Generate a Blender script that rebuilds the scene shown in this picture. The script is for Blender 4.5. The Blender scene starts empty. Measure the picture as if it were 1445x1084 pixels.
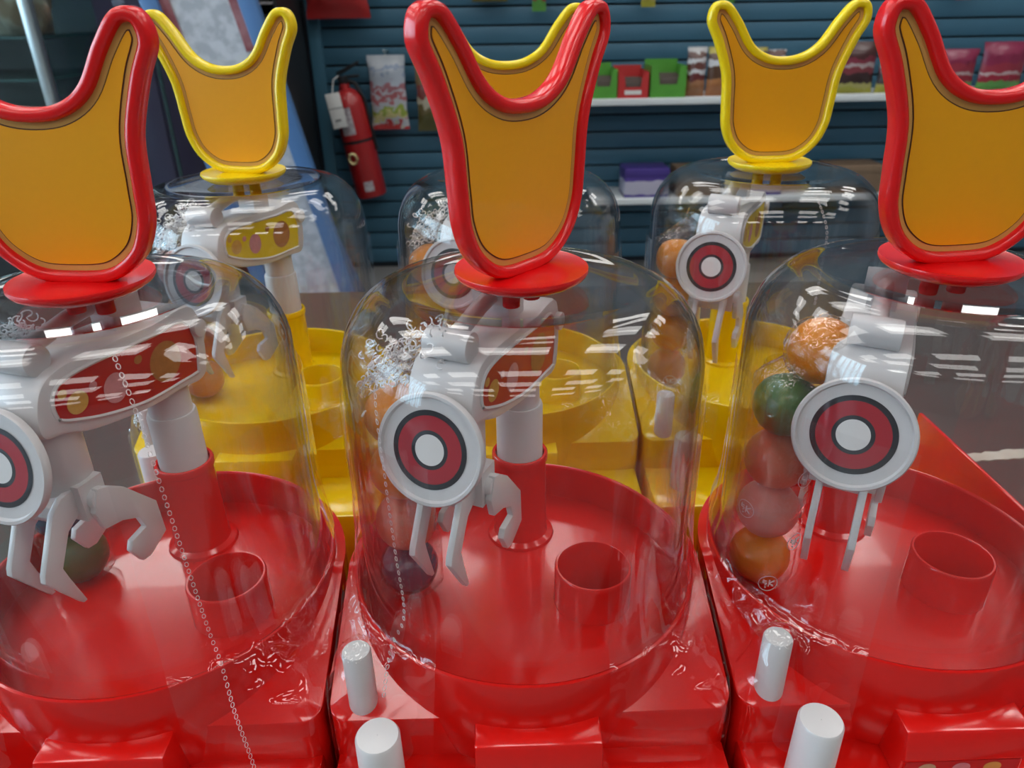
import bpy, bmesh, math, random
from mathutils import Vector, Matrix, noise
PI = math.pi
R = math.radians
random.seed(7)
sc = bpy.context.scene
COL = sc.collection

# ------------------------------------------------------------------ camera
RIM = 0.985                       # height of the red rims above the shop floor
TABLE = 0.90
cam = bpy.data.cameras.new('camera')
cam.sensor_width = 36.0
cam.lens = 26.0
cam.clip_start = 0.01
cam.dof.use_dof = True
cam.dof.focus_distance = 0.235
cam.dof.aperture_fstop = 24
camo = bpy.data.objects.new('camera', cam)
COL.objects.link(camo)
pit, roll, yaw = 0.4692, -0.0158, 0.0215
fw = Vector((math.sin(yaw) * math.cos(pit), math.cos(yaw) * math.cos(pit), -math.sin(pit)))
rt = fw.cross(Vector((0, 0, 1))).normalized()
up = rt.cross(fw)
rt2 = math.cos(roll) * rt + math.sin(roll) * up
up2 = -math.sin(roll) * rt + math.cos(roll) * up
m = Matrix((rt2, up2, -fw)).transposed().to_4x4()
m.translation = Vector((-0.0076, -0.2049, RIM + 0.1703))
camo.matrix_world = m
sc.camera = camo

# ------------------------------------------------------------------ world, exposure
w = bpy.data.worlds.new('world')
sc.world = w
w.use_nodes = True
bg = w.node_tree.nodes['Background']
bg.inputs[0].default_value = (0.62, 0.80, 1.0, 1)
bg.inputs[1].default_value = 9.0
sc.view_settings.view_transform = 'Standard'
sc.view_settings.look = 'None'
sc.view_settings.exposure = 0.12
sc.view_settings.gamma = 1.0
sc.view_settings.use_curve_mapping = False
sc.cycles.transparent_max_bounces = 64
sc.cycles.max_bounces = 10
sc.cycles.diffuse_bounces = 4
sc.cycles.glossy_bounces = 5
sc.cycles.caustics_reflective = False
sc.cycles.caustics_refractive = False
sc.cycles.sample_clamp_indirect = 6.0
sc.cycles.use_denoising = True
LAMP = 7.6                        # radiance of the ceiling light panels

# ------------------------------------------------------------------ materials
MATS = {}
def nodes(name):
    mt = bpy.data.materials.new(name)
    mt.use_nodes = True
    MATS[name] = mt
    return mt, mt.node_tree.nodes, mt.node_tree.links

def plastic(name, col, rough=0.3, coat=0.0, var=0.0, scale=40.0, bump=0.0, metal=0.0, spec=0.5, col2=None, sss=0.0):
    mt, n, l = nodes(name)
    b = n['Principled BSDF']
    b.inputs['Roughness'].default_value = rough
    b.inputs['Metallic'].default_value = metal
    b.inputs['Coat Weight'].default_value = coat
    b.inputs['Specular IOR Level'].default_value = spec
    if sss:
        b.inputs['Subsurface Weight'].default_value = sss
        b.inputs['Subsurface Scale'].default_value = 0.003
    tc = n.new('ShaderNodeTexCoord')
    nz = n.new('ShaderNodeTexNoise')
    nz.inputs['Scale'].default_value = scale
    nz.inputs['Detail'].default_value = 4
    l.new(tc.outputs['Object'], nz.inputs['Vector'])
    mx = n.new('ShaderNodeMix')
    mx.data_type = 'RGBA'
    c2 = col2 if col2 else tuple(c * (1 - var) for c in col)
    mx.inputs[6].default_value = (*col, 1)
    mx.inputs[7].default_value = (*c2, 1)
    if col2:
        rp = n.new('ShaderNodeMapRange')
        rp.inputs[1].default_value = 0.42
        rp.inputs[2].default_value = 0.58
        l.new(nz.outputs['Fac'], rp.inputs[0])
        l.new(rp.outputs[0], mx.inputs[0])
    else:
        l.new(nz.outputs['Fac'], mx.inputs[0])
    l.new(mx.outputs[2], b.inputs['Base Color'])
    if bump:
        bp = n.new('ShaderNodeBump')
        bp.inputs['Strength'].default_value = bump
        bp.inputs['Distance'].default_value = 0.01
        l.new(nz.outputs['Fac'], bp.inputs['Height'])
        l.new(bp.outputs[0], b.inputs['Normal'])
    return mt

def clear(name, tint=(0.97, 0.97, 0.97), rough=0.02, ior=1.5, add=0.0, mul=1.0, bump=0.0, scale=200.0, dist=0.002, edge=None):
    mt, n, l = nodes(name)
    n.remove(n['Principled BSDF'])
    out = n['Material Output']
    tr = n.new('ShaderNodeBsdfTransparent')
    tr.inputs[0].default_value = (*tint, 1)
    gl = n.new('ShaderNodeBsdfGlossy')
    gl.inputs['Roughness'].default_value = rough
    gl.inputs['Color'].default_value = (1, 1, 1, 1)
    fr = n.new('ShaderNodeLayerWeight')      # Schlick reflectance, the same from both sides
    fr.inputs['Blend'].default_value = 0.5
    pw = n.new('ShaderNodeMath')
    pw.operation = 'POWER'
    pw.inputs[1].default_value = 5.0
    f0 = ((ior - 1) / (ior + 1)) ** 2
    add = f0 * mul + add
    mul = (1 - f0) * mul
    ma = n.new('ShaderNodeMath')
    ma.operation = 'MULTIPLY_ADD'
    ma.use_clamp = True
    ma.inputs[1].default_value = mul
    ma.inputs[2].default_value = add
    mix = n.new('ShaderNodeMixShader')
    l.new(fr.outputs['Facing'], pw.inputs[0])
    if edge:                                 # longer way through the wall at grazing angles
        p3 = n.new('ShaderNodeMath')
        p3.operation = 'POWER'
        p3.inputs[1].default_value = 4.0
        l.new(fr.outputs['Facing'], p3.inputs[0])
        cm = n.new('ShaderNodeMix')
        cm.data_type = 'RGBA'
        cm.inputs[6].default_value = (*tint, 1)
        cm.inputs[7].default_value = (*edge, 1)
        l.new(p3.outputs[0], cm.inputs[0])
        l.new(cm.outputs[2], tr.inputs[0])
    l.new(pw.outputs[0], ma.inputs[0])
    l.new(ma.outputs[0], mix.inputs[0])
    l.new(tr.outputs[0], mix.inputs[1])
    l.new(gl.outputs[0], mix.inputs[2])
    l.new(mix.outputs[0], out.inputs[0])
    if bump:
        tc = n.new('ShaderNodeTexCoord')
        nz = n.new('ShaderNodeTexNoise')
        nz.inputs['Scale'].default_value = scale
        nz.inputs['Detail'].default_value = 2
        l.new(tc.outputs['Object'], nz.inputs['Vector'])
        bp = n.new('ShaderNodeBump')
        bp.inputs['Strength'].default_value = bump
        bp.inputs['Distance'].default_value = dist
        l.new(nz.outputs['Fac'], bp.inputs['Height'])
        l.new(bp.outputs[0], gl.inputs['Normal'])
        l.new(bp.outputs[0], fr.inputs['Normal'])
    return mt

def emit(name, col, s):
    mt, n, l = nodes(name)
    n.remove(n['Principled BSDF'])
    e = n.new('ShaderNodeEmission')
    e.inputs[0].default_value = (*col, 1)
    e.inputs[1].default_value = s
    l.new(e.outputs[0], n['Material Output'].inputs[0])
    return mt

def banded(name, cols, axis='Z', lo=0.0, hi=1.0, rough=0.35, distort=0.06, scale=8.0):
    """printed packaging: bands of flat colour along one axis of the object, edges wobbled by noise"""
    mt, n, l = nodes(name)
    b = n['Principled BSDF']
    b.inputs['Roughness'].default_value = rough
    tc = n.new('ShaderNodeTexCoord')
    sx = n.new('ShaderNodeSeparateXYZ')
    l.new(tc.outputs['Object'], sx.inputs[0])
    nz = n.new('ShaderNodeTexNoise')
    nz.inputs['Scale'].default_value = scale
    nz.inputs['Detail'].default_value = 3
    l.new(tc.outputs['Object'], nz.inputs['Vector'])
    mr = n.new('ShaderNodeMapRange')
    mr.inputs[1].default_value = lo
    mr.inputs[2].default_value = hi
    l.new(sx.outputs[axis], mr.inputs[0])
    ad = n.new('ShaderNodeMath')
    ad.operation = 'MULTIPLY_ADD'
    ad.inputs[1].default_value = distort * 4
    ad.inputs[2].default_value = -distort * 2
    l.new(nz.outputs['Fac'], ad.inputs[0])
    a2 = n.new('ShaderNodeMath')
    a2.operation = 'ADD'
    l.new(mr.outputs[0], a2.inputs[0])
    l.new(ad.outputs[0], a2.inputs[1])
    cr = n.new('ShaderNodeValToRGB')
    cr.color_ramp.interpolation = 'CONSTANT'
    els = cr.color_ramp.elements
    els[0].position = 0.0
    els[0].color = (*cols[0][1], 1)
    els[1].position = cols[1][0]
    els[1].color = (*cols[1][1], 1)
    for p, c in cols[2:]:
        e = els.new(p)
        e.color = (*c, 1)
    l.new(a2.outputs[0], cr.inputs[0])
    l.new(cr.outputs[0], b.inputs['Base Color'])
    return mt

RED = plastic('red_plastic', (0.76, 0.009, 0.006), 0.16, 0.25, 0.12, 60)
YEL = plastic('yellow_plastic', (0.95, 0.66, 0.002), 0.16, 0.25, 0.08, 60)
WHITE = plastic('white_plastic', (0.66, 0.65, 0.655), 0.28, 0.1, 0.04, 90)
plastic('topper_red', (0.80, 0.006, 0.008), 0.25, 0.2, 0.05, 60)
plastic('topper_yellow', (0.95, 0.70, 0.003), 0.25, 0.2, 0.05, 60)
plastic('panel_orange', (0.90, 0.40, 0.004), 0.36, 0.05, 0.05, 500)
plastic('panel_border', (0.66, 0.36, 0.09), 0.32, 0.15, 0.05, 500)
plastic('print_line', (0.06, 0.015, 0.01), 0.4)
plastic('print_dark', (0.025, 0.028, 0.035), 0.35)
plastic('print_red', (0.42, 0.02, 0.035), 0.35, var=0.1)
plastic('print_white', (0.78, 0.77, 0.76), 0.3)
plastic('sticker_red', (0.50, 0.02, 0.02), 0.3, var=0.15)
plastic('sticker_yellow', (0.80, 0.60, 0.01), 0.3, var=0.15)
plastic('spot_tan', (0.72, 0.42, 0.10), 0.4, var=0.35, scale=500)
plastic('spot_pink', (0.70, 0.30, 0.32), 0.4, var=0.35, scale=500)
plastic('spot_brown', (0.48, 0.20, 0.06), 0.4, var=0.35, scale=500)
plastic('spot_cream', (0.60, 0.48, 0.28), 0.4, var=0.35, scale=500)
clear('dome_plastic', (0.985, 0.983, 0.985), 0.012, 1.42, 0.0, 1.0, edge=(0.45, 0.44, 0.45))
clear('film', (0.994, 0.994, 0.994), 0.02, 1.4, 0.03, 1.0)
clear('cellophane', (0.96, 0.955, 0.95), 0.05, 1.5, 0.02, 1.2, 0.7, 200, 0.003)
clear('pane_glass', (0.90, 0.96, 0.95), 0.02, 1.5)
plastic('frill_white', (0.80, 0.79, 0.80), 0.35)
plastic('perforation_white', (0.75, 0.70, 0.70), 0.35)
plastic('gum_orange', (0.86, 0.30, 0.01), 0.3, 0.2, 0.15, 90, sss=0.2)
plastic('gum_green', (0.07, 0.19, 0.06), 0.28, 0.2, 0.2, 90, sss=0.1)
plastic('gum_pink', (0.80, 0.38, 0.33), 0.3, 0.2, 0.12, 90, sss=0.2)
plastic('gum_coral', (0.78, 0.22, 0.12), 0.3, 0.2, 0.15, 90, sss=0.2)
plastic('gum_blue', (0.02, 0.07, 0.13), 0.25, 0.3, 0.3, 90)
plastic('slat_blue', (0.045, 0.135, 0.205), 0.45, 0, 0.18, 3)
plastic('groove_navy', (0.004, 0.010, 0.018), 0.6)
plastic('trim_blue', (0.055, 0.16, 0.235), 0.45)
plastic('wall_grey', (0.26, 0.26, 0.27), 0.7, 0, 0.1, 2)
plastic('ceiling_white', (0.16, 0.155, 0.17), 0.8, 0, 0.05, 2)
plastic('floor_vinyl', (0.22, 0.215, 0.21), 0.35, 0, 0.2, 3)
plastic('counter_grey', (0.060, 0.050, 0.047), 0.6, 0, 0.25, 14, bump=0.02, spec=0.25)
plastic('strip_cream', (0.62, 0.58, 0.50), 0.7, 0, 0.5, 60)
plastic('shelf_white', (0.62, 0.65, 0.66), 0.4)
plastic('black_satin', (0.008, 0.008, 0.010), 0.35)
plastic('black_box', (0.010, 0.011, 0.013), 0.5, 0, 0.4, 6)
plastic('steel', (0.55, 0.60, 0.60), 0.3, metal=0.9)
plastic('teal_edge', (0.04, 0.085, 0.09), 0.25)
plastic('dark_teal', (0.006, 0.012, 0.014), 0.4, 0, 0.3, 3)
plastic('violet_dark', (0.055, 0.052, 0.10), 0.45)
plastic('pale_blue', (0.20, 0.24, 0.34), 0.4)
plastic('frame_blue', (0.07, 0.17, 0.37), 0.4, 0, 0.1, 5)
plastic('poster_white', (0.50, 0.52, 0.56), 0.5, 0, 0, 26, col2=(0.36, 0.38, 0.42))
plastic('poster_red', (0.22, 0.05, 0.06), 0.5, 0, 0, 14, col2=(0.33, 0.14, 0.15))
plastic('fur_brown', (0.16, 0.11, 0.07), 0.8, 0, 0, 18, col2=(0.25, 0.22, 0.18), bump=0.6)
plastic('extinguisher_red', (0.36, 0.012, 0.014), 0.3, 0.2, 0.1, 9)
plastic('label_grey', (0.42, 0.40, 0.42), 0.5, 0, 0, 60, col2=(0.30, 0.26, 0.28))
plastic('tag_white', (0.62, 0.62, 0.60), 0.6)
plastic('tag_grey', (0.20, 0.20, 0.20), 0.6)
plastic('brass', (0.65, 0.55, 0.28), 0.35, metal=0.6)
plastic('box_green', (0.09, 0.33, 0.04), 0.45, 0, 0.2, 20)
plastic('box_red', (0.50, 0.03, 0.03), 0.45, 0, 0.2, 20)
plastic('box_inside', (0.075, 0.055, 0.045), 0.6)
plastic('box_purple', (0.06, 0.035, 0.22), 0.4, 0, 0.2, 20)
plastic('cardboard', (0.20, 0.13, 0.08), 0.7, 0, 0.2, 20)
W_ = (0.60, 0.60, 0.62)
banded('bag_clear', [(0, (0.45, 0.04, 0.04)), (.08, (0.45, 0.47, 0.50)), (.14, (0.50, 0.45, 0.20)), (.24, (0.25, 0.32, 0.06)),
                     (.32, (0.40, 0.42, 0.45)), (.42, (0.36, 0.12, 0.13)), (.50, (0.42, 0.42, 0.46)), (.56, (0.34, 0.15, 0.17)), (.66, (0.36, 0.40, 0.46)), (.82, (0.22, 0.28, 0.38)), (.86, (0.38, 0.41, 0.45))], 'Z', 0, .3, .15, .13, 30)
banded('bag_brown', [(0, (0.10, 0.09, 0.03)), (.3, (0.14, 0.11, 0.05)), (.4, (0.42, 0.38, 0.28)), (.55, (0.20, 0.05, 0.04)), (.75, (0.20, 0.13, 0.06))], 'Z', 0, .27, .25, .1, 20)
banded('bag_red', [(0, (0.34, 0.02, 0.02)), (.25, (0.40, 0.03, 0.02)), (.32, (0.45, 0.25, 0.2)), (.42, (0.38, 0.02, 0.02)), (.8, (0.30, 0.02, 0.02))], 'Z', 0, .3, .3, .06, 18)
banded('snack_pack', [(0, (0.28, 0.12, 0.05)), (.2, (0.34, 0.16, 0.08)), (.32, (0.13, 0.03, 0.03)), (.45, W_), (.55, (0.14, 0.05, 0.04)), (.66, W_), (.76, (0.12, 0.06, 0.05)), (.88, (0.45, 0.44, 0.44))], 'Z', 0, .2, .3, .08, 30)
banded('snack_brown', [(0, (0.34, 0.13, 0.05)), (.22, (0.38, 0.16, 0.06)), (.35, (0.10, 0.05, 0.03)), (.6, W_), (.72, (0.12, 0.06, 0.04)), (.85, (0.40, 0.33, 0.06))], 'Z', 0, .2, .3, .05, 26)
banded('bag_mixed', [(0, (0.36, 0.33, 0.04)), (.12, (0.40, 0.36, 0.10)), (.2, (0.04, 0.02, 0.02)), (.42, (0.20, 0.04, 0.05)), (.52, (0.40, 0.32, 0.32)), (.60, (0.20, 0.03, 0.05)), (.72, (0.06, 0.02, 0.02))], 'Z', 0, .2, .3, .07, 24)
banded('bag_wine', [(0, (0.10, 0.30, 0.06)), (.28, (0.28, 0.02, 0.04)), (.45, (0.42, 0.30, 0.30)), (.55, (0.28, 0.03, 0.05)), (.8, (0.22, 0.02, 0.06))], 'Z', 0, .14, .3, .09, 24)
banded('box_purple_white', [(0, (0.06, 0.035, 0.22)), (.1, (0.42, 0.40, 0.50)), (.62, (0.07, 0.04, 0.24)), (.9, (0.10, 0.06, 0.30))], 'Z', 0, .12, .4, .04, 20)
emit('lamp_panel', (1.0, 0.985, 0.95), LAMP)
emit('lamp_warm', (1.0, 0.90, 0.72), LAMP * 2.2)

# ------------------------------------------------------------------ mesh builder
class MB:
    def __init__(s):
        s.v, s.f, s.m = [], [], []
    def add(s, vs, fs, mat=0):
        o = len(s.v)
        s.v += [tuple(x) for x in vs]
        for f in fs:
            s.f.append([i + o for i in f])
            s.m.append(mat)
        return s
    def box(s, x0, x1, y0, y1, z0, z1, mat=0):
        vs = [(x, y, z) for z in (z0, z1) for y in (y0, y1) for x in (x0, x1)]
        return s.add(vs, [(0, 2, 3, 1), (4, 5, 7, 6), (0, 1, 5, 4), (2, 6, 7, 3), (0, 4, 6, 2), (1, 3, 7, 5)], mat)
    def lathe(s, prof, n=48, mat=0, c=(0, 0), cap0=False, cap1=False, closed=False):
        vs, fs = [], []
        for r, z in prof:
            for i in range(n):
                a = 2 * PI * i / n
                vs.append((c[0] + r * math.cos(a), c[1] + r * math.sin(a), z))
        k = len(prof)
        for j in range(k if closed else k - 1):
            j2 = (j + 1) % k
            for i in range(n):
                i2 = (i + 1) % n
                fs.append((j * n + i, j * n + i2, j2 * n + i2, j2 * n + i))
        if cap0:
            fs.append(tuple(range(n))[::-1])
        if cap1:
            fs.append(tuple((k - 1) * n + i for i in range(n)))
        return s.add(vs, fs, mat)
    def prism(s, pts, fn, t0, t1, mat=0):
        """outline pts (a,b) swept from t0 to t1; fn(a,b,t) -> xyz"""
        n = len(pts)
        vs = [fn(a, b, t0) for a, b in pts] + [fn(a, b, t1) for a, b in pts]
        fs = [tuple(range(n))[::-1], tuple(range(n, 2 * n))]
        fs += [(i, (i + 1) % n, n + (i + 1) % n, n + i) for i in range(n)]
        return s.add(vs, fs, mat)
    def tube(s, path, r, n=6, mat=0, closed=False):
        vs, fs = [], []
        P = [Vector(p) for p in path]
        k = len(P)
        for j in range(k):
            if closed:
                t = P[(j + 1) % k] - P[j - 1]
            else:
                t = P[min(j + 1, k - 1)] - P[max(j - 1, 0)]
            t.normalize()
            ref = Vector((0, 0, 1)) if abs(t.z) < 0.9 else Vector((1, 0, 0))
            a = t.cross(ref).normalized()
            b = t.cross(a)
            rr = r[j] if isinstance(r, (list, tuple)) else r
            for i in range(n):
                q = 2 * PI * i / n
                vs.append(P[j] + a * rr * math.cos(q) + b * rr * math.sin(q))
        for j in range(k if closed else k - 1):
            j2 = (j + 1) % k
            for i in range(n):
                i2 = (i + 1) % n
                fs.append((j * n + i, j * n + i2, j2 * n + i2, j2 * n + i))
        if not closed:
            fs.append(tuple(range(n))[::-1])
            fs.append(tuple((k - 1) * n + i for i in range(n)))
        return s.add(vs, fs, mat)
    def disc(s, c, ax, ay, r, n=20, mat=0, ry=None, r0=0.0):
        """flat disc or ring (r0 > 0) for print"""
        c, ax, ay = Vector(c), Vector(ax), Vector(ay)
        ry = ry or r
        vs = [c + ax * r * math.cos(2 * PI * i / n) + ay * ry * math.sin(2 * PI * i / n) for i in range(n)]
        if r0:
            vs += [c + ax * r0 * math.cos(2 * PI * i / n) + ay * r0 * math.sin(2 * PI * i / n) for i in range(n)]
            return s.add(vs, [(i, (i + 1) % n, n + (i + 1) % n, n + i) for i in range(n)], mat)
        return s.add(vs, [tuple(range(n))], mat)
    def mesh(s, name, mats, bevel=0.0, seg=2, ang=35, recalc=True, tri=False):
        me = bpy.data.meshes.new(name)
        me.from_pydata(s.v, [], s.f)
        for q in mats:
            me.materials.append(MATS[q] if isinstance(q, str) else q)
        for p, k in zip(me.polygons, s.m):
            p.material_index = k
        bm = bmesh.new()
        bm.from_mesh(me)
        if recalc:
            bmesh.ops.recalc_face_normals(bm, faces=bm.faces)
        if bevel:
            es = [e for e in bm.edges if len(e.link_faces) == 2 and e.calc_face_angle(0) > R(30)]
            bmesh.ops.bevel(bm, geom=es, offset=bevel, segments=seg, affect='EDGES', profile=0.5, clamp_overlap=True)
        big = [f for f in bm.faces if len(f.verts) > 4]
        if big:
            bmesh.ops.triangulate(bm, faces=big, ngon_method='EAR_CLIP')
        bm.to_mesh(me)
        bm.free()
        me.shade_smooth()
        me.set_sharp_from_angle(angle=R(ang))
        return me
    def obj(s, name, mats, parent=None, loc=(0, 0, 0), rz=0.0, **kw):
        if isinstance(mats, str):
            mats = [mats]
        o = bpy.data.objects.new(name, s.mesh(name, mats, **kw))
        COL.objects.link(o)
        o.location = loc
        o.rotation_euler = (0, 0, rz)
        if parent:
            o.parent = parent
        return o

def tag(o, label=None, cat=None, group=None, kind=None):
    for k, v in (('label', label), ('category', cat), ('group', group), ('kind', kind)):
        if v:
            o[k] = v
    return o

def empty(name, loc, rz=0.0):
    o = bpy.data.objects.new(name, None)
    COL.objects.link(o)
    o.location = loc
    o.rotation_euler = (0, 0, rz)
    o.empty_display_size = 0.02
    return o

def copy_tree(o, swap=None, parent=None):
    c = o.copy()
    COL.objects.link(c)
    c.parent = parent
    if swap and o.type == 'MESH':
        for sl in c.material_slots:
            if sl.material and sl.material.name in swap:
                mt = MATS[swap[sl.material.name]]
                sl.link = 'OBJECT'
                sl.material = mt
    for ch in o.children:
        copy_tree(ch, swap, c)
    return c

def catmull(pts, k=6, closed=True):
    n = len(pts)
    out = []
    for i in range(n if closed else n - 1):
        p = [Vector(pts[(i + d) % n] if closed else pts[max(0, min(n - 1, i + d))]) for d in (-1, 0, 1, 2)]
        for j in range(k):
            t = j / k
            out.append(0.5 * ((2 * p[1]) + (p[2] - p[0]) * t + (2 * p[0] - 5 * p[1] + 4 * p[2] - p[3]) * t * t + (3 * p[1] - p[0] - 3 * p[2] + p[3]) * t ** 3))
    if not closed:
        out.append(Vector(pts[-1]))
    return out

def inset(pts, d):
    """offset a closed counter-clockwise outline inwards"""
    n = len(pts)
    out = []
    for i in range(n):
        t = (pts[(i + 1) % n] - pts[i - 1]).normalized()
        out.append(pts[i] + Vector((-t.y, t.x)) * d)
    return out

def clean_inset(pts, d):
    """inset without the loops that tight corners would leave"""
    return [p for p in inset(pts, d) if min((p - q).length for q in pts) > d * .985]

# ================================================================== the room
def struct(name, mb, mats, parent=None, **kw):
    o = mb.obj(name, mats, parent, **kw)
    if not parent:
        o['kind'] = 'structure'
    return o

X0, X1, Y0, Y1, H = -4.2, 4.2, -4.6, 3.43, 3.3
struct('floor', MB().box(X0, X1, Y0, Y1 + .1, -.1, 0), 'floor_vinyl')
struct('ceiling', MB().box(X0, X1, Y0, Y1 + .1, H, H + .1), 'ceiling_white')
wall = struct('wall_back', MB().box(X0, X1, Y1, Y1 + .1, 0, H), 'groove_navy')
slat_mesh = None
for i in range(int(H / .0762)):
    z0 = i * .0762 + .030
    if slat_mesh is None:
        slat_mesh = MB().box(-.745, 3.6, 0, .018, 0, .0672).mesh('slat', ['slat_blue'], bevel=.002)
    o = bpy.data.objects.new('slat', slat_mesh)
    COL.objects.link(o)
    o.location = (0, Y1 - .0175, z0)
    o.parent = wall
struct('trim_1', MB().box(-.80, -.745, Y1 - .03, Y1 + .01, 0, H), 'trim_blue', bevel=.003)
struct('wall_right', MB().box(X1, X1 + .1, Y0, Y1 + .1, 0, H), 'wall_grey')
struct('wall_front', MB().box(X0, X1, Y0 - .1, Y0, 0, H), 'wall_grey')
# left wall: the shop windows
WN = [(-2.2, -.75), (-.6, .85), (1.0, 2.45)]
WZ0, WZ1 = .75, 2.95
fb = MB().box(X0 - .1, X0, Y0, Y1 + .1, 0, WZ0).box(X0 - .1, X0, Y0, Y1 + .1, WZ1, H)
for a, b in [(Y0, -2.2), (-.75, -.6), (.85, 1.0), (2.45, Y1 + .1)]:
    fb.box(X0 - .1, X0, a, b, WZ0, WZ1)
struct('wall_left', fb, 'wall_grey')
for i, (a, b) in enumerate(WN):
    wo = struct('window_%d' % (i + 1), MB().box(X0 - .055, X0 - .045, a, b, WZ0, WZ1), 'pane_glass')
    fr = MB()
    for k in range(6):
        y = a + (b - a) * k / 5
        fr.box(X0 - .08, X0 - .02, y - .022, y + .022, WZ0, WZ1)
    for z in (WZ0, 1.9, WZ1 - .04):
        fr.box(X0 - .08, X0 - .02, a, b, z, z + .04)
    fr.obj('window_frame', 'steel', wo)

# ceiling lights
def ceiling_light(x, y, sx, sy, label, warm=False):
    t = empty('ceiling_light', (x, y, H - .04))
    tag(t, label, 'ceiling light', 'ceiling light panels')
    f = MB()
    for a, b, c, d in ((-sx, sx, -sy, -sy + .03), (-sx, sx, sy - .03, sy), (-sx, -sx + .03, -sy + .03, sy - .03), (sx - .03, sx, -sy + .03, sy - .03)):
        f.box(a, b, c, d, -.01, .04)
    f.obj('frame', 'shelf_white', t)
    MB().box(-sx + .03, sx - .03, -sy + .03, sy - .03, .0, .02).obj('diffuser', 'lamp_warm' if warm else 'lamp_panel', t)
for x in (-3.2, -1.65, -.1, 1.45, 3.0):
    for y in (-3.2, -1.5, .2, 1.5, 2.8):
        ceiling_light(x, y, .50, .24, 'white rectangular light panel set in the shop ceiling')

# ================================================================== counter
t = empty('counter', (0.1, 0.22, 0))
tag(t, 'dark grey shop counter carrying the six toy claw machines', 'counter')
MB().box(-1.0, .55, -.36, .30, TABLE - .03, TABLE).obj('counter_top', 'counter_grey', t, bevel=.004)
MB().box(-.96, .51, -.32, .26, 0.08, TABLE - .03).obj('counter_body', 'black_box', t)
MB().box(-.93, .48, -.28, .23, 0, 0.08).obj('plinth', 'black_satin', t)
st = MB()  # thin pale strip with ragged long edges on the counter top
n = 40
lo = [(.02 + .16 * i / n + .0, -.004 + random.uniform(-.001, .001)) for i in range(n + 1)]
hi = [(x, .005 + random.uniform(-.0015, .0015)) for x, y in reversed(lo)]
st.prism(lo + hi, lambda a, b, c: (a, b, c), 0, .0006)
tag(st.obj('pale_strip', 'strip_cream', None, (.265, .178, TABLE), R(4)), 'ragged cream strip on the grey counter top', 'tape')

# ================================================================== toy claw machine
BZ = RIM - TABLE          # rim height above the machine's foot
HX, YF = .0615, -.051
STEP = .038               # drop of the front step below the rim
def deck(y):
    return -.003 if y > 0 else -.003 - .017 * (-y) / .051

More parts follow.
